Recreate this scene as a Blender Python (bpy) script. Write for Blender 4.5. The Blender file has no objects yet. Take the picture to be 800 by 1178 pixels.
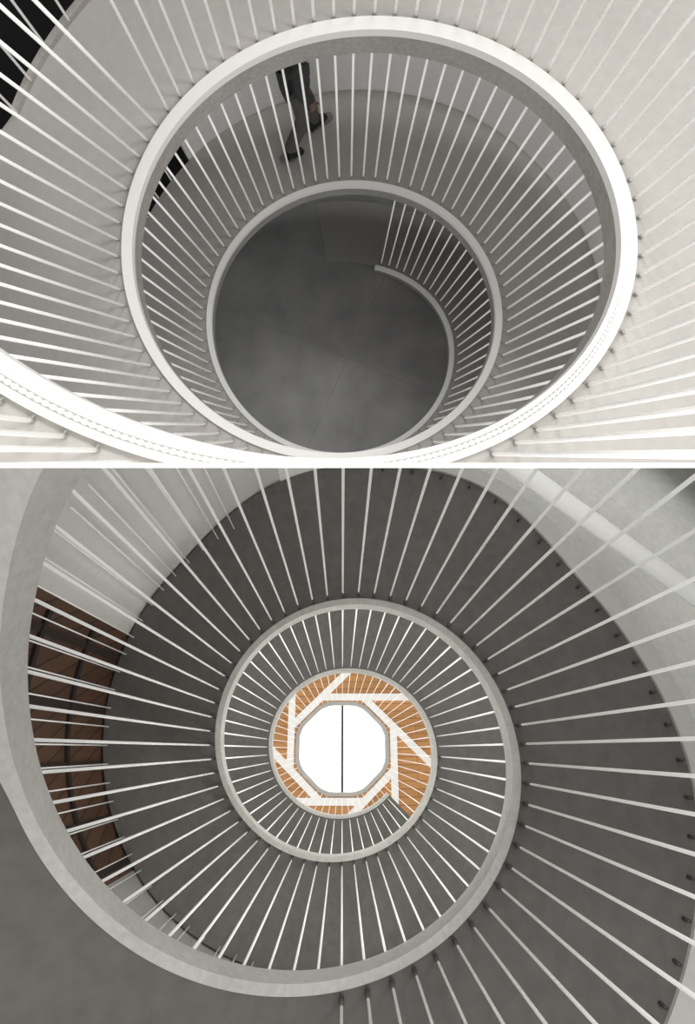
import bpy, bmesh, math, random
from mathutils import Vector, Matrix
random.seed(4)
C = bpy.context.scene.collection
PI = math.pi
F = 750.0
PX, PY = 400.0, 535.5
try:
    bpy.context.scene.view_settings.view_transform = 'Standard'
except Exception:
    pass

# ------------------------------------------------------------------ materials
def lin(v):
    v /= 255.0
    return v/12.92 if v <= .04045 else ((v+.055)/1.055)**2.4
def mat(name, rgb, rough=.6, nscale=0, amt=.15, metal=0, emit=0, bump=0, nscale2=None):
    m = bpy.data.materials.new(name); m.use_nodes = True
    nt = m.node_tree; b = nt.nodes['Principled BSDF']
    col = tuple(lin(c) for c in rgb)
    b.inputs['Base Color'].default_value = (*col, 1)
    b.inputs['Roughness'].default_value = rough
    b.inputs['Metallic'].default_value = metal
    if emit:
        b.inputs['Emission Color'].default_value = (*col, 1)
        b.inputs['Emission Strength'].default_value = emit
    if nscale:
        tc = nt.nodes.new('ShaderNodeTexCoord')
        n1 = nt.nodes.new('ShaderNodeTexNoise'); n1.inputs['Scale'].default_value = nscale
        n1.inputs['Detail'].default_value = 6; n1.inputs['Roughness'].default_value = .65
        n2 = nt.nodes.new('ShaderNodeTexNoise'); n2.inputs['Scale'].default_value = nscale2 or nscale*14
        n2.inputs['Detail'].default_value = 3
        ad = nt.nodes.new('ShaderNodeMath'); ad.operation = 'ADD'
        ml = nt.nodes.new('ShaderNodeMath'); ml.operation = 'MULTIPLY'; ml.inputs[1].default_value = .5
        rp = nt.nodes.new('ShaderNodeValToRGB')
        rp.color_ramp.elements[0].position = .32; rp.color_ramp.elements[1].position = .68
        rp.color_ramp.elements[0].color = (*[c*(1-amt) for c in col], 1)
        rp.color_ramp.elements[1].color = (*[min(1, c*(1+amt)) for c in col], 1)
        L = nt.links.new
        L(tc.outputs['Object'], n1.inputs['Vector']); L(tc.outputs['Object'], n2.inputs['Vector'])
        L(n1.outputs['Fac'], ad.inputs[0]); L(n2.outputs['Fac'], ad.inputs[1]); L(ad.outputs[0], ml.inputs[0])
        L(ml.outputs[0], rp.inputs['Fac']); L(rp.outputs['Color'], b.inputs['Base Color'])
        if bump:
            bp = nt.nodes.new('ShaderNodeBump'); bp.inputs['Strength'].default_value = bump
            bp.inputs['Distance'].default_value = .01
            L(n2.outputs['Fac'], bp.inputs['Height']); L(bp.outputs['Normal'], b.inputs['Normal'])
    return m
M = {}
M['rampA'] = mat('pale_concrete_floor', (178, 175, 170), .75, 1.0, .07, nscale2=20)
M['edgeA'] = mat('cast_concrete_edge', (168, 165, 160), .8, 2.5, .2, bump=.2)
M['white'] = mat('white_painted_steel_glow', (230, 228, 225), .45, emit=.12)  # white paint plus a slight glow that lifts the dimly lit deep rims
M['rod'] = mat('white_rod_paint_glow', (250, 249, 246), .4, emit=.2)  # light put into the material: rods glow a little to stay white
M['rodB'] = mat('off_white_rod_paint_glow', (242, 241, 238), .4, emit=.14)  # lower rods also carry a small glow in place of real light
M['pin'] = mat('steel_pin', (85, 84, 82), .4, metal=.3)
M['pinA'] = mat('grey_steel_pin', (160, 158, 155), .4)
M['bead'] = mat('glossy_white_beads_glow', (255, 255, 255), .06, emit=.5)  # sparkle helped by a glow built into the bead material
M['groove'] = mat('grey_bead_channel', (165, 163, 159), .5)
M['wallA'] = mat('plaster_grey_glow', (236, 235, 233), .8, 1.5, .04, emit=.04)  # faint glow in the plaster brightens the wall
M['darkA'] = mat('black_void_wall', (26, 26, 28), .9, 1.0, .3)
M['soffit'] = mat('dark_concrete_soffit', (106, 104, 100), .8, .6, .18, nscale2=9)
M['rimB'] = mat('light_concrete_rim', (202, 200, 195), .7, 1.6, .14, bump=.15)
M['outB'] = mat('grey_plaster', (208, 207, 203), .8, 1.0, .06)
M['outL'] = mat('pale_plaster', (220, 219, 215), .8, 1.0, .05)
M['outR'] = mat('grey_green_plaster', (165, 165, 160), .8, 1.0, .08)
M['enclB'] = mat('grey_hall_wall', (150, 151, 148), .85, .8, .12)
M['frame'] = mat('skylight_frame_paint', (190, 188, 184), .5)
M['beam'] = mat('white_beam_paint_glow', (246, 245, 242), .5, emit=.18)  # beams glow slightly on top of their white paint
M['pipe'] = mat('pale_pipe_paint_glow', (236, 236, 232), .5, emit=.2)  # pale paint with added glow, brighter than the light falling on it
M['glass'] = mat('skylight_glow', (255, 255, 255), .4, emit=2.2)
M['black'] = mat('black_bar', (25, 25, 25), .5)
M['dark'] = mat('dark_recess', (46, 35, 29), .8)
M['trim'] = mat('divider_white_glow', (252, 252, 252), .5, emit=.25)  # glow keeps the board's front edge bright white
M['jacket'] = mat('dark_jacket_cloth', (68, 68, 69), .9, 9, .25)
M['trousers'] = mat('dark_trousers_cloth', (94, 93, 92), .9, 9, .2)
M['skin'] = mat('skin', (130, 102, 88), .6)
M['hair'] = mat('dark_hair', (35, 28, 24), .8)
M['shoe'] = mat('black_shoe', (32, 32, 34), .5)
M['sole'] = mat('grey_sole', (130, 130, 130), .6)

def wood(name, rgb, bw, bh, mort=(70, 45, 30), rot=(PI/2, 0, 0), k2=.8):
    m = mat(name, rgb, .6); nt = m.node_tree; b = nt.nodes['Principled BSDF']
    tc = nt.nodes.new('ShaderNodeTexCoord'); mp = nt.nodes.new('ShaderNodeMapping')
    mp.inputs['Rotation'].default_value = rot
    br = nt.nodes.new('ShaderNodeTexBrick')
    c = [lin(v) for v in rgb]
    br.inputs['Color1'].default_value = (*c, 1); br.inputs['Color2'].default_value = (*[v*k2 for v in c], 1)
    br.inputs['Mortar'].default_value = (*[lin(v) for v in mort], 1)
    br.inputs['Scale'].default_value = 1; br.inputs['Mortar Size'].default_value = .012
    br.inputs['Brick Width'].default_value = bw; br.inputs['Row Height'].default_value = bh
    L = nt.links.new
    L(tc.outputs['Object'], mp.inputs['Vector']); L(mp.outputs['Vector'], br.inputs['Vector'])
    L(br.outputs['Color'], b.inputs['Base Color'])
    return m
M['woodc'] = wood('orange_wood_boards', (218, 158, 96), 2.5, .22, (165, 112, 62))
M['woodw'] = wood('brown_wood_panelling', (94, 65, 46), 9.0, .22, (40, 29, 23), k2=.75)

# ground floor with saw-cut joints
def floor_mat():
    m = mat('dark_polished_concrete', (164, 164, 164), .5, .5, .26, nscale2=2.2)
    nt = m.node_tree; b = nt.nodes['Principled BSDF']; L = nt.links.new
    src = b.inputs['Base Color'].links[0].from_socket
    tc = nt.nodes.new('ShaderNodeTexCoord'); sp = nt.nodes.new('ShaderNodeSeparateXYZ'); L(tc.outputs['Object'], sp.inputs[0])
    masks = []
    for (a, c_) in ((.38, .925), (.91, -.41)):
        m1 = nt.nodes.new('ShaderNodeMath'); m1.operation = 'MULTIPLY'; m1.inputs[1].default_value = a; L(sp.outputs['X'], m1.inputs[0])
        m2 = nt.nodes.new('ShaderNodeMath'); m2.operation = 'MULTIPLY_ADD'; m2.inputs[1].default_value = c_; L(sp.outputs['Z'], m2.inputs[0]); L(m1.outputs[0], m2.inputs[2])
        m3 = nt.nodes.new('ShaderNodeMath'); m3.operation = 'ABSOLUTE'; L(m2.outputs[0], m3.inputs[0])
        m4 = nt.nodes.new('ShaderNodeMath'); m4.operation = 'LESS_THAN'; m4.inputs[1].default_value = .004; L(m3.outputs[0], m4.inputs[0])
        masks.append(m4)
    mx = nt.nodes.new('ShaderNodeMath'); mx.operation = 'MAXIMUM'; L(masks[0].outputs[0], mx.inputs[0]); L(masks[1].outputs[0], mx.inputs[1])
    mi = nt.nodes.new('ShaderNodeMix'); mi.data_type = 'RGBA'
    L(mx.outputs[0], mi.inputs[0]); L(src, mi.inputs[6]); mi.inputs[7].default_value = (.27, .27, .27, 1)
    L(mi.outputs[2], b.inputs['Base Color'])
    return m
M['floorA'] = floor_mat()

# ------------------------------------------------------------------ object helpers
CLIP = .0022
def link(name, bm, m, parent=None, half=None, smooth=False, loc=None, soft=False):
    """half: +1 keeps z>CLIP (upper place), -1 keeps z<-CLIP (lower place)"""
    if half:
        bmesh.ops.bisect_plane(bm, geom=bm.verts[:]+bm.edges[:]+bm.faces[:], dist=1e-6,
            plane_co=(0, 0, half*CLIP), plane_no=(0, 0, -half), clear_outer=True)
    if not bm.verts:
        bm.free(); return None
    bmesh.ops.recalc_face_normals(bm, faces=bm.faces[:])
    me = bpy.data.meshes.new(name)
    base = Vector((0, 0, 0))
    q = parent
    while q is not None:
        base += q.location; q = q.parent
    if loc is not None and parent is None: base = Vector(loc)
    off = base.copy()
    o = bpy.data.objects.new(name, me)
    if parent is None: o.location = base
    else: o.parent = parent
    bmesh.ops.translate(bm, verts=bm.verts[:], vec=-off)
    if smooth or soft:
        for f in bm.faces: f.smooth = True
    if soft:
        bm.normal_update()
        for e in bm.edges:
            if len(e.link_faces) != 2 or e.calc_face_angle(0) > .6: e.smooth = False
    bm.to_mesh(me); bm.free(); me.materials.append(m); C.objects.link(o)
    return o
def tag(o, label=None, cat=None, group=None, kind=None):
    if label: o['label'] = label
    if cat: o['category'] = cat
    if group: o['group'] = group
    if kind: o['kind'] = kind
    return o
def empty(name, loc, label, cat, group=None):
    o = bpy.data.objects.new(name, None); C.objects.link(o); o.location = loc
    o.empty_display_size = .2
    return tag(o, label, cat, group)

def tube(bm, p0, p1, r0, r1=None, n=8, cap=True):
    if r1 is None: r1 = r0
    p0, p1 = Vector(p0), Vector(p1); d = (p1-p0).normalized()
    a = d.orthogonal().normalized(); b = d.cross(a)
    A = [bm.verts.new(p0+(a*math.cos(2*PI*i/n)+b*math.sin(2*PI*i/n))*r0) for i in range(n)]
    B = [bm.verts.new(p1+(a*math.cos(2*PI*i/n)+b*math.sin(2*PI*i/n))*r1) for i in range(n)]
    for i in range(n):
        bm.faces.new((A[i], A[(i+1) % n], B[(i+1) % n], B[i]))
    if cap:
        bm.faces.new(A[::-1]); bm.faces.new(B)
def beam(bm, p0, p1, side, w, up, h):
    p0, p1, side, up = Vector(p0), Vector(p1), Vector(side).normalized(), Vector(up).normalized()
    vs = []
    for p in (p0, p1):
        for sx, sy in ((-1, -1), (1, -1), (1, 1), (-1, 1)):
            vs.append(bm.verts.new(p+side*sx*w/2+up*sy*h/2))
    for f in ((0, 1, 2, 3), (7, 6, 5, 4), (0, 4, 5, 1), (1, 5, 6, 2), (2, 6, 7, 3), (3, 7, 4, 0)):
        bm.faces.new([vs[i] for i in f])
def sweep(fn, n0, n1, steps, sec):
    bm = bmesh.new(); prev = None; first = None
    for i in range(steps+1):
        n = n0+(n1-n0)*i/steps
        sc = sec(i, n) if callable(sec) else sec
        k = len(sc)
        ring = [bm.verts.new(fn(n, a, d)) for a, d in sc]
        if prev:
            for j in range(k):
                bm.faces.new((prev[j], prev[(j+1) % k], ring[(j+1) % k], ring[j]))
        else: first = ring
        prev = ring
    bm.faces.new(first[::-1]); bm.faces.new(prev)
    return bm
def step(x, a, b):
    t = max(0, min(1, (x-a)/(b-a))); return t*t*(3-2*t)
def interp(kn):
    xs = [k[0] for k in kn]; ys = [k[1] for k in kn]; N = len(xs)
    d = [(ys[i+1]-ys[i])/(xs[i+1]-xs[i]) for i in range(N-1)]
    m = [d[0]]+[(d[i-1]+d[i])/2 for i in range(1, N-1)]+[d[-1]]
    def f(x):
        if x <= xs[0]: return ys[0]+m[0]*(x-xs[0])
        if x >= xs[-1]: return ys[-1]+m[-1]*(x-xs[-1])
        i = max(j for j in range(N-1) if xs[j] <= x)
        h = xs[i+1]-xs[i]; t = (x-xs[i])/h
        return ((2*t**3-3*t*t+1)*ys[i]+(t**3-2*t*t+t)*h*m[i]+(-2*t**3+3*t*t)*ys[i+1]+(t**3-t*t)*h*m[i+1])
    return f
def pix(p): return (PX+F*p.x/p.y, PY-F*p.z/p.y) if p.y > .05 else (9999, 9999)
def inview(p0, p1, half):
    for i in range(41):
        p = p0.lerp(p1, i/40)
        if p.y < .06: continue
        x, y = pix(p)
        if -70 < x < 870 and ((half > 0 and -70 < y < 545) or (half < 0 and 525 < y < 1250)): return True
    return False
def point_fill(name, loc, energy, size=.1, col=(1, .985, .96)):
    ld = bpy.data.lights.new(name, 'POINT'); ld.energy = energy; ld.shadow_soft_size = size; ld.color = col
    o = bpy.data.objects.new(name, ld); o.location = loc; C.objects.link(o)
def area(name, loc, target, energy, size, col=(1, .985, .96)):
    ld = bpy.data.lights.new(name, 'AREA'); ld.shape = 'DISK'; ld.size = size; ld.energy = energy; ld.color = col
    lo = bpy.data.objects.new(name, ld); C.objects.link(lo); lo.location = loc
    lo.rotation_euler = (Vector(target)-Vector(loc)).to_track_quat('-Z', 'Y').to_euler()

# ================================================================== UPPER PLACE : ramp seen from above
RA = 1.5
zA = interp([(-1.1, 6.70), (-.8, 6.61), (0, 5.81), (1, 5.33), (2, 4.90), (3, 4.46), (4, 4.01), (5, 3.54), (6, 3.11), (7, 2.63), (8, 2.20), (9, 1.72), (10, 1.25), (11, .8)])
ryA = interp([(-1.1, 1.0), (0, .99), (3, .945), (5, .91), (7, .88), (8, .84), (9, .77), (10, .70), (11, .70)])
ofA = interp([(-1.1, .03), (3, .035), (8, .045), (9, .06), (9.5, .072), (10, .075), (11, .075)])
def A(n, rad, up):
    rad -= .035
    th = -PI/2*n; dep = (zA(n)-up)*RA; ry = ryA(n); cy = ofA(n)-ry
    return Vector((RA*(-.055+rad*math.cos(th)), dep, RA*(-cy+(ry+rad-1)*math.sin(th))+.018*dep))
GROUND = 6.72*RA
root = empty('spiral_ramp', (0, GROUND, 2.5), 'pale concrete spiral ramp seen from above, winding down to the dark floor', 'ramp')
def slabA(i, n):
    o = 1.66+.16*step(n, 4.9, 5.3)*(1-step(n, 6.1, 6.35)); th = .10 if n > 0 else .10*step(n, -1.1, 0)+.002
    q = 1.032+.013*step(n, 4, 7)
    return [(q, 0), (o, 0), (o, -th), (q, -th)]
link('ramp_slab', sweep(A, -1.1, 10.6, 620, slabA), M['rampA'], root, 1, soft=True)
def edgeA(i, n):
    q = 1.033+.013*step(n, 4, 7)
    return [(1.0, -.012), (1.0, -.13), (q, -.13), (q, -.012)]
link('concrete_edge', sweep(A, -.78, 10.6, 520, edgeA), M['edgeA'], root, 1, soft=True)
def rimA(i, n):
    q = .994-.026*step(n, 8.7, 9.6); w = 1.034+.014*step(n, 4, 7)
    return [(q, .03), (q, -.012), (w, -.012), (w, .03)]
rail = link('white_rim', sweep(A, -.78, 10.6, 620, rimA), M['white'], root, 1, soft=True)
rail['label'] = 'white painted rim along the inner edge'
def chan(i, n):
    w = .009*step(n, 7.9, 8.7)+.0005
    return [(1.017-w, .028), (1.017-w, .0308), (1.017+w, .0308), (1.017+w, .028)]
link('bead_channel', sweep(A, 7.9, 10.4, 240, chan), M['groove'], root, 1, soft=True)
def beads(i, n):
    g = step(n, 7.9, 8.7)*.85+.15
    a = abs(math.sin(i*PI/8)); w = (.002+.0055*a)*g; h = .0312+.006*a*g
    return [(1.017-w, .0305), (1.017-w*.7, h*.8+.0312*.2), (1.017, h), (1.017+w*.7, h*.8+.0312*.2), (1.017+w, .0305)]
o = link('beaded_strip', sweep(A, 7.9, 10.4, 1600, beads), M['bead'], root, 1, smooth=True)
o['label'] = 'glossy beaded strip on top of the white rim'
link('outer_kerb', sweep(A, 6.3, 8.0, 120, [(1.65, .03), (1.68, .03), (1.68, -.11), (1.65, -.11)]), M['edgeA'], root, 1, soft=True)

NA = 80
def balustrade_A(name, a, b, label):
    rt = empty(name, tuple(A((a+b)/2, 1.07, 0)), label, 'balustrade', 'white rod balustrades of the ramp seen from above')
    k = math.ceil(a*NA/4)
    while k*4/NA < b:
        n = k*4/NA; k += 1
        p0 = A(n, 1.072, -.002)
        if n+4 < 10.5: p1 = A(n+4, 1.072, -.10)
        else:
            ax = Vector((0, 1, .018)); p1 = p0-ax*(p0.y-.25)
        if not inview(p0, p1, 1): continue
        bm = bmesh.new(); tube(bm, p0, p1, .0060*RA)
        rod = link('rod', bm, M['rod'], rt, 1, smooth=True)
        if rod is None: continue
        d = (p1-p0).normalized()
        if p0.z > .02:
            bm = bmesh.new(); tube(bm, p0+d*.002, p0+d*.028, .0078*RA)
            tube(bm, p0+d*.024, A(n, 1.04, .015), .003*RA)
            link('mounting_pin', bm, M['pinA'], rod, 1)
balustrade_A('rod_balustrade', -.78, 3, 'lowest tier of white rods beside the dark ground floor, seen from above')
balustrade_A('rod_balustrade', 3, 7, 'middle tier of white rods between the small and the large white rim, seen from above')
balustrade_A('rod_balustrade', 7, 10.4, 'nearest tier of white rods outside the large beaded rim, running out of frame')
# outer edge rods
def outer_A(a, b, label, hgt, step_):
    rt = empty('outer_balustrade', tuple(A((a+b)/2, 1.65, 0)), label, 'balustrade')
    n = a
    while n < b:
        p0 = A(n, 1.655, .02); p1 = p0-Vector((0, 1, .018))*hgt
        if inview(p0, p1, 1):
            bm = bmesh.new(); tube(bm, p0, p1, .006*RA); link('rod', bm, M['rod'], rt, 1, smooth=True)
        n += step_
    return rt
outer_A(6.3, 7.3, 'white rods along the outer edge against the black corner at top left', 2.0, .0625)
outer_A(1.9, 2.5, 'white rods on the outer edge of the lower ramp behind the walking person', 1.4, .0625)

tag(link('wall_back', sweep(A, 2.54, 5.2, 120, [(1.665, 1.0), (1.70, 1.0), (1.70, -.1), (1.665, -.1)]), M['wallA'], None, 1, soft=True), kind='structure')
bm = bmesh.new()
pts = [Vector((RA*5*math.cos(t), GROUND, 2.0+RA*5*math.sin(t))) for t in [i*2*PI/64 for i in range(64)]]
bm.faces.new([bm.verts.new(p) for p in pts])
fl = link('floor', bm, M['floorA'], None, 1, loc=(0.0, GROUND, (535.5-412)/750*GROUND))
tag(fl, kind='structure')
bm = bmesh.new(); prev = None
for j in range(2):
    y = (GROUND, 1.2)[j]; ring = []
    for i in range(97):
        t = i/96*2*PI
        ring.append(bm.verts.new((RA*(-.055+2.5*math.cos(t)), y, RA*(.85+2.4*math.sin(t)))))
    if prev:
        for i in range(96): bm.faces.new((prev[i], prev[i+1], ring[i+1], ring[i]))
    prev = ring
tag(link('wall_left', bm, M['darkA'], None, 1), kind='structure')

# ------------------------------------------------------------------ walking person
def skinmesh(name, verts, edges, radii, m, parent, rootv=0, sub=2):
    me = bpy.data.meshes.new(name); me.from_pydata([Vector(v) for v in verts], edges, []); me.update()
    o = bpy.data.objects.new(name, me); C.objects.link(o); o.parent = parent
    md = o.modifiers.new('s', 'SKIN'); md.use_smooth_shade = True
    for i, r in enumerate(radii):
        rr = r if isinstance(r, tuple) else (r, r)
        me.skin_vertices[0].data[i].radius = rr
        me.skin_vertices[0].data[i].use_root = (i == rootv)
    s = o.modifiers.new('u', 'SUBSURF'); s.levels = sub; s.render_levels = sub
    me.materials.append(m)
    return o
def person():
    best = None
    for i in range(200):
        n = 2.2+i*.006
        for j in range(40):
            rad = 1.05+j*.0145; p = A(n, rad, 0)
            px, py = pix(p); e = (px-349)**2+(py-162)**2
            if best is None or e < best[0]: best = (e, p.copy(), n)
    p = best[1]
    rt = empty('person', tuple(p), 'walking person in dark jacket and grey trousers striding along the lower ramp', 'person')
    f = Vector((.88, 0, .47)).normalized(); u = Vector((0, -1, -.018)).normalized(); l = u.cross(f).normalized(); f = l.cross(u)
    rt.rotation_euler = Matrix((f, l, u)).transposed().to_euler()
    rt.scale = (1.12, 1.12, 1.12)
    J = dict(pel=(0, 0, .95), sp=(-.01, 0, 1.12), ch=(-.02, 0, 1.32), nk=(-.02, 0, 1.47), hd=(0, 0, 1.56), hd2=(.01, 0, 1.66), top=(-.01, 0, 1.745),
             nose=(.125, 0, 1.62),
             hL=(0, .08, .92), kL=(.12, .06, .52), aL=(.16, .05, .14), hR=(0, -.08, .92), kR=(.0, -.08, .50), aR=(-.18, -.08, .14),
             tL=(.29, .05, .075), tR=(-.07, -.085, .035),
             sL=(-.02, .17, 1.42), eL=(-.10, .20, 1.16), wL=(-.05, .19, .92), sR=(-.02, -.17, 1.42), eR=(-.04, -.21, 1.15), wR=(.04, -.19, .92))
    K = list(J); V = [J[k] for k in K]; I = {k: i for i, k in enumerate(K)}
    E = [('pel', 'sp'), ('sp', 'ch'), ('ch', 'nk'), ('nk', 'hd'), ('hd', 'hd2'), ('hd2', 'top'), ('hd2', 'nose'), ('pel', 'hL'), ('hL', 'kL'), ('kL', 'aL'), ('aL', 'tL'),
         ('pel', 'hR'), ('hR', 'kR'), ('kR', 'aR'), ('aR', 'tR'), ('ch', 'sL'), ('sL', 'eL'), ('eL', 'wL'), ('ch', 'sR'), ('sR', 'eR'), ('eR', 'wR')]
    R = dict(pel=.10, sp=.10, ch=.11, nk=.052, hd=.075, hd2=.088, top=.05, nose=.012, hL=.07, hR=.07, kL=.045, kR=.045, aL=.033, aR=.033, tL=.022, tR=.022,
             sL=.05, sR=.05, eL=.036, eR=.036, wL=.025, wR=.025)
    skinmesh('body', V, [(I[a], I[b]) for a, b in E], [R[k] for k in K], M['skin'], rt)
    for s, w, dirx in ((1, J['wL'], .1), (-1, J['wR'], .2)):
        w = Vector(w); d = Vector((dirx, 0, -1)).normalized(); fw = Vector((1, 0, dirx)).normalized()
        vs = [w, w+d*.05, w+d*.09]; ed = [(0, 1), (1, 2)]; rr = [.022, .03, .028]
        for q, ln in enumerate((.075, .085, .08, .062)):
            b0 = w+d*.085+fw*(.03-.02*q)
            i0 = len(vs); vs += [b0, b0+d*ln*.5, b0+d*ln*.9+Vector((0, -s*.015, 0))]; rr += [.009, .0085, .007]
            ed += [(2, i0), (i0, i0+1), (i0+1, i0+2)]
        i0 = len(vs); vs += [w+d*.03+fw*.03, w+d*.065+fw*.05, w+d*.095+fw*.052]; rr += [.012, .010, .008]; ed += [(1, i0), (i0, i0+1), (i0+1, i0+2)]
        skinmesh('hand', vs, ed, rr, M['skin'], rt, 1, 1)
    V = [(0, 0, 1.0), (0, 0, .93), (0, .08, .88), (.12, .06, .52), (.16, .05, .12), (0, -.08, .88), (.0, -.08, .50), (-.18, -.08, .12)]
    skinmesh('trousers', V, [(0, 1), (1, 2), (2, 3), (3, 4), (1, 5), (5, 6), (6, 7)], [.12, .125, .09, .065, .056, .09, .065, .056], M['trousers'], rt, 1)
    V = [(0, 0, .90), (-.01, 0, 1.12), (-.02, 0, 1.32), (-.02, 0, 1.44), (-.02, .17, 1.42), (-.10, .20, 1.16), (-.055, .19, .96), (-.02, -.17, 1.42), (-.04, -.21, 1.15), (.035, -.19, .96)]
    skinmesh('jacket', V, [(0, 1), (1, 2), (2, 3), (2, 4), (4, 5), (5, 6), (2, 7), (7, 8), (8, 9)], [.14, .135, .14, .075, .075, .055, .044, .075, .055, .044], M['jacket'], rt, 1)
    V = [(-.06, 0, 1.60), (-.04, 0, 1.70), (.0, 0, 1.745)]
    skinmesh('hair', V, [(0, 1), (1, 2)], [.088, .092, .06], M['hair'], rt, 1)
    for s in (1, -1):
        V = [(.085, s*.033, 1.645), (.09, s*.033, 1.645)]
        skinmesh('eye', V, [(0, 1)], [.012, .010], M['shoe'], rt, 0, 1)
        V = [(-.005, s*.085, 1.62), (-.01, s*.098, 1.645)]
        skinmesh('ear', V, [(0, 1)], [.016, .018], M['skin'], rt, 0, 1)
    skinmesh('mouth', [(.088, -.02, 1.57), (.088, .02, 1.57)], [(0, 1)], [.007, .007], M['skin'], rt, 0, 1)
    for (ax, ay, az, pit) in ((.13, .05, .05, .22), (-.19, -.08, .03, -.5)):
        def rot(dx, dz): return (ax+dx*math.cos(pit)-dz*math.sin(pit), ay, az+dx*math.sin(pit)+dz*math.cos(pit))
        sh = skinmesh('shoe', [rot(-.03, .05), rot(.02, .06), rot(.10, .035), rot(.165, .015)], [(0, 1), (1, 2), (2, 3)], [.048, .052, .044, .034], M['shoe'], rt, 1)
        bm = bmesh.new()
        pr = [(-.075, .026), (-.04, .04), (.06, .04), (.13, .046), (.18, .038), (.205, .02)]
        out = pr+[(x, -y) for x, y in pr[::-1]]
        lo = [bm.verts.new((Vector(rot(x, -.045))+Vector((0, y, 0)))) for x, y in out]
        hi = [bm.verts.new((Vector(rot(x, -.012))+Vector((0, y, 0)))) for x, y in out]
        bm.faces.new(lo[::-1]); bm.faces.new(hi)
        for i in range(len(out)): bm.faces.new((lo[i], lo[(i+1) % len(out)], hi[(i+1) % len(out)], hi[i]))
        me = bpy.data.meshes.new('sole'); bmesh.ops.recalc_face_normals(bm, faces=bm.faces[:]); bm.to_mesh(me); bm.free(); me.materials.append(M['sole'])
        o = bpy.data.objects.new('sole', me); C.objects.link(o); o.parent = sh
person()

# ================================================================== LOWER PLACE : ramp seen from below
RB = 1.5
D = Vector((-6/F, 1, -326.5/F)).normalized()
E1 = (Vector((1, 0, 0))-D*D.x).normalized()
E2 = E1.cross(D).normalized()
if E2.z < 0: E2 = -E2
zB = interp([(-1, 1.12), (-.5, 1.46), (-.25, 1.78), (0, 2.12), (1, 3.44), (2, 4.22), (3, 4.74), (4, 5.84), (5, 6.92), (6, 7.87), (7, 9.2), (8, 10.1), (9, 10.95), (10, 11.9)])
def Bp(th, rad, z):
    return D*(z*RB)+E1*(RB*rad*math.cos(th))+E2*(RB*(.03+.93*rad*math.sin(th)))
def B(n, rad, up): return Bp(PI+PI/2*n, rad, zB(n)+up)
NEAR, FAR = .0, .18
def outB_(n): return 1.97+.22*step(n, 2.35, 2.75)*(1-step(n, 3.05, 3.5))+.07*step(n, .8, 1.2)*(1-step(n, 1.9, 2.3))
root = empty('spiral_ramp', tuple(B(4, 1.5, 0)), 'dark concrete spiral ramp seen from below, coiling up toward the skylight', 'ramp')
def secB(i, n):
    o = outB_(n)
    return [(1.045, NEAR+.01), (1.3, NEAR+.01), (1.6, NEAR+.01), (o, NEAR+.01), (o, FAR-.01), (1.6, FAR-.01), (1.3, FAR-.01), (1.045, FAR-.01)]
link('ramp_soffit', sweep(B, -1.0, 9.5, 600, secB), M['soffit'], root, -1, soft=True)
def rimsec(i, n):
    w = 1.047+.20*(1-step(n, -.35, .15))
    return [(1.0, NEAR), (w, NEAR), (w, FAR), (1.0, FAR)]
o = link('concrete_rim', sweep(B, -1.0, 9.5, 500, rimsec), M['rimB'], root, -1, soft=True)
o['label'] = 'light grey concrete rim along the inner edge'
n = 1.3
while n < 2.95:
    bm = bmesh.new(); p = B(n, outB_(n)-.05, .01); tube(bm, p, p-D*.10, .015, n=12)
    link('rod_socket', bm, M['pin'], root, -1, smooth=True)
    n += .067
ZC = 15.9
NB = 60
def balustrade_B(a, b, label, upper=False):
    rt = empty('rod_balustrade', tuple(B((a+b)/2, 1.07, 0)), label, 'balustrade', 'white rod balustrades of the ramp seen from below')
    k = math.ceil(a*NB/4)
    while k*4/NB < b:
        n = k*4/NB; k += 1
        if not upper:
            p1 = B(n, 1.075, NEAR+.01)
            if n-4 > -.95: p0 = B(n-4, 1.075, FAR-.01)
            else: p0 = Bp(PI+PI/2*n, 1.075, min(1.1, zB(n)-.3))
        else:
            p0 = B(n, 1.075, FAR-.01); p1 = Bp(PI+PI/2*n, 1.075, ZC-.11)
        if not inview(p0, p1, -1): continue
        bm = bmesh.new(); tube(bm, p0, p1, .0064*RB if not upper else .0046*RB)
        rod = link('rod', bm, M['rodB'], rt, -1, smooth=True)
        if rod is None: continue
        if not upper and n < 6 and p1.z < -.05:
            d = (p0-p1).normalized(); bm = bmesh.new(); tube(bm, p1, p1+d*.16, .0120*RB)
            tube(bm, p1+d*.05, p1+d*.05+(B(n, 1.02, NEAR)-p1)*.6, .006*RB)
            link('mounting_pin', bm, M['pin'], rod, -1)
balustrade_B(.97, 5.4, 'large outer tier of white rods below the first dark soffit, seen from below')
balustrade_B(5.4, 9.5, 'middle tier of white rods inside the light grey rim, seen from below')
balustrade_B(5.5, 9.5, 'small innermost tier of white rods around the skylight', True)
# rods on the ramp's outer edge, left side
rt = empty('outer_balustrade', tuple(B(3.9, 1.95, 0)), 'thin white rods along the outer soffit edge in front of the brown panelling', 'balustrade')
n = 3.3
while n < 4.95:
    p1 = B(n, 1.93, NEAR); p0 = p1-D*RB*2.0
    if inview(p0, p1, -1):
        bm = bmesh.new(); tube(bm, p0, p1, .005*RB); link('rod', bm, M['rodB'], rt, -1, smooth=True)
    n += .05

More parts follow.
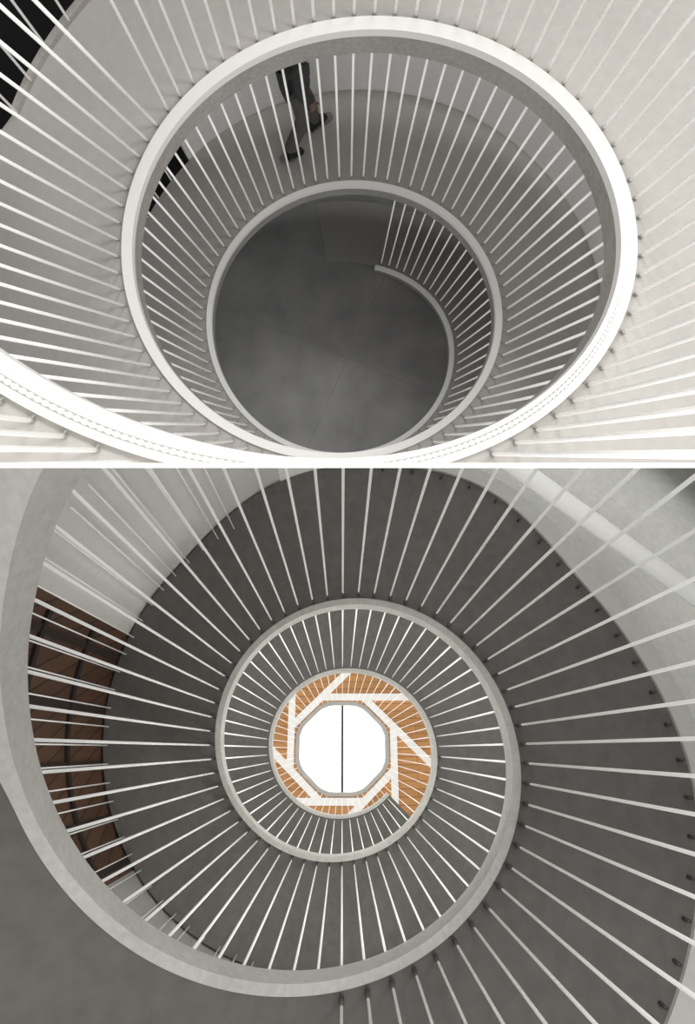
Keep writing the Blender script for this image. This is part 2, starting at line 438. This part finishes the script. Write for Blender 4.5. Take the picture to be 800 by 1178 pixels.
# ceiling of boards with a round hole
bm = bmesh.new()
N = 96
ri = [bm.verts.new(Bp(2*PI*i/N, 1.03, ZC)) for i in range(N)]
ro = [bm.verts.new(Bp(2*PI*i/N, 3.2, ZC)) for i in range(N)]
for i in range(N): bm.faces.new((ri[i], ri[(i+1) % N], ro[(i+1) % N], ro[i]))
tag(link('ceiling', bm, M['woodc'], None, -1, loc=tuple(D*ZC*RB)), kind='structure')
for i in range(8):
    th = PI/2-i*PI/4
    c = Bp(th, 1.15, ZC-.05); t = (Bp(th-.02, 1, ZC)-Bp(th+.02, 1, ZC)).normalized()
    s = t.cross(D)
    bm = bmesh.new(); beam(bm, c-t*.44*RB, c+t*1.7*RB, s, .15*RB, D, .10*RB)
    places = ['above the skylight', 'upper right of the skylight', 'right of the skylight', 'lower right of the skylight', 'below the skylight', 'lower left of the skylight', 'left of the skylight', 'upper left of the skylight']
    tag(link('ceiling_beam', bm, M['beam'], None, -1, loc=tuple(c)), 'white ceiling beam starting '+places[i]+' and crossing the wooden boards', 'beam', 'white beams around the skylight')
rt = empty('skylight', tuple(Bp(0, 0, ZC)), 'bright white round-cornered skylight with a black centre bar', 'skylight')
def octp(i, N, rad, z):
    t = 2*PI*i/N; a = (t+PI/8) % (PI/4)-PI/8
    k = 1/math.cos(a)*.975; k = min(k, 1.01)
    return Bp(t, rad*k, z)
N = 64
bm = bmesh.new(); bm.faces.new([bm.verts.new(octp(i, N, 1.0, ZC+.15)) for i in range(N)])
link('glazing', bm, M['glass'], rt, -1)
bm = bmesh.new(); secs = [(.98, -.05), (1.07, -.05), (1.07, .2), (.98, .2)]; rings = []
for i in range(N): rings.append([bm.verts.new(octp(i, N, a, ZC+d)) for a, d in secs])
for i in range(N):
    for j in range(4): bm.faces.new((rings[i][j], rings[i][(j+1) % 4], rings[(i+1) % N][(j+1) % 4], rings[(i+1) % N][j]))
link('frame', bm, M['frame'], rt, -1)
bm = bmesh.new(); beam(bm, Bp(PI/2, .98, ZC+.08), Bp(-PI/2, .98, ZC+.08), E1, .05*RB, D, .06*RB)
link('centre_bar', bm, M['black'], rt, -1)

# surroundings below the ramp's outer edge
def ribbonB(name, a, b, r0, r1, z0, z1, m, steps=120, parent=None):
    return link(name, sweep(B, a, b, steps, [(r0, z0), (r1, z0), (r1, z1), (r0, z1)]), m, parent, -1, soft=True)
def secR(i, n): o = outB_(n); return [(o, -.02), (o+.12, -.02), (o+.12, .3), (o, .3)]
tag(link('wall_right', sweep(B, 1.0, 3.05, 120, secR), M['outB'], None, -1, soft=True), kind='structure')
def secL(i, n): o = outB_(n)+.02; return [(o, -2.6), (o+.06, -2.6), (o+.06, .3), (o, .3)]
tag(link('wall_left', sweep(B, 3.15, 3.70, 120, secL), M['outL'], None, -1, soft=True), kind='structure')
rt = empty('wood_wall_panel', tuple(B(4.0, 2.02, 0)), 'curved brown wood wall panelling with slim dark uprights behind the rods on the left', 'wood panel')
ribbonB('panelling', 3.70, 4.34, 1.99, 2.06, -2.6, .1, M['woodw'], parent=rt)
for n in (3.76, 3.9, 4.04, 4.18, 4.3):
    ribbonB('upright', n, n+.018, 1.975, 1.99, -2.5, .05, M['dark'], steps=3, parent=rt)
for z in (-1.5, -.75):
    ribbonB('shelf', 3.72, 4.32, 1.965, 1.99, z, z+.05, M['dark'], parent=rt)
tag(ribbonB('wall_outer', 4.34, 5.3, 1.99, 2.05, -2.0, .14, M['outR']), kind='structure')
bm = bmesh.new(); prev = None
for z in (1.2, ZC):
    ring = [bm.verts.new(Bp(2*PI*i/96, 3.1, z)) for i in range(96)]
    if prev:
        for i in range(96): bm.faces.new((prev[i], prev[(i+1) % 96], ring[(i+1) % 96], ring[i]))
    prev = ring
tag(link('wall_front', bm, M['enclB'], None, -1), kind='structure')
# straight pale pipe crossing the upper right corner
def unpix(x, y, dep): return Vector(((x-PX)/F*dep, dep, (PY-y)/F*dep))
bm = bmesh.new(); tube(bm, unpix(560, 512, 4.4), unpix(850, 722, 4.4), .068, n=24)
tag(link('overhead_pipe', bm, M['pipe'], None, -1, smooth=True), 'thick pale straight pipe crossing the upper right corner behind the rods', 'pipe')

# ------------------------------------------------------------------ the board between the two places
bm = bmesh.new()
beam(bm, (0, .5, 0), (0, 26, 0), (1, 0, 0), 26, (0, 0, 1), .0036)
tag(link('trim_1', bm, M['trim'], None, 0), kind='structure')

# ------------------------------------------------------------------ light and camera
w = bpy.data.worlds.new('world'); bpy.context.scene.world = w; w.use_nodes = True
bg = w.node_tree.nodes['Background']; bg.inputs['Color'].default_value = (1, .985, .962, 1); bg.inputs['Strength'].default_value = .95
area('side_fill', (2.3, -1.3, 1.5), (.3, 5, 1.2), 130, 1.4, (1, .99, .97))  # unseen area light added behind the camera to brighten the upper ramp
area('top_fill', (.6, -5, 3.8), (0, 6, 1.9), 200, 1.2, (1, .99, .97))  # another added area light, aimed deep to lift the ground floor
for i in range(16):      # added fill lights hidden behind the slabs, brightening the soffit above
    n = 1.0+i*.53
    point_fill('ramp_fill', B(n, 1.62, FAR+.25), 85, .12)
for i in range(6):
    point_fill('landing_fill', Bp(i*PI/3, 2.1, 12.6), 55, .12)  # unseen fill lights added to brighten the boarded ceiling
cd = bpy.data.cameras.new('camera'); cam = bpy.data.objects.new('camera', cd); C.objects.link(cam)
cam.location = (0, 0, 0); cam.rotation_euler = (PI/2, 0, 0)
cd.sensor_fit = 'HORIZONTAL'; cd.sensor_width = 36; cd.lens = 36*F/800
cd.shift_y = (PY-589.0)/800.0
cd.clip_start = .01; cd.clip_end = 200
bpy.context.scene.camera = cam
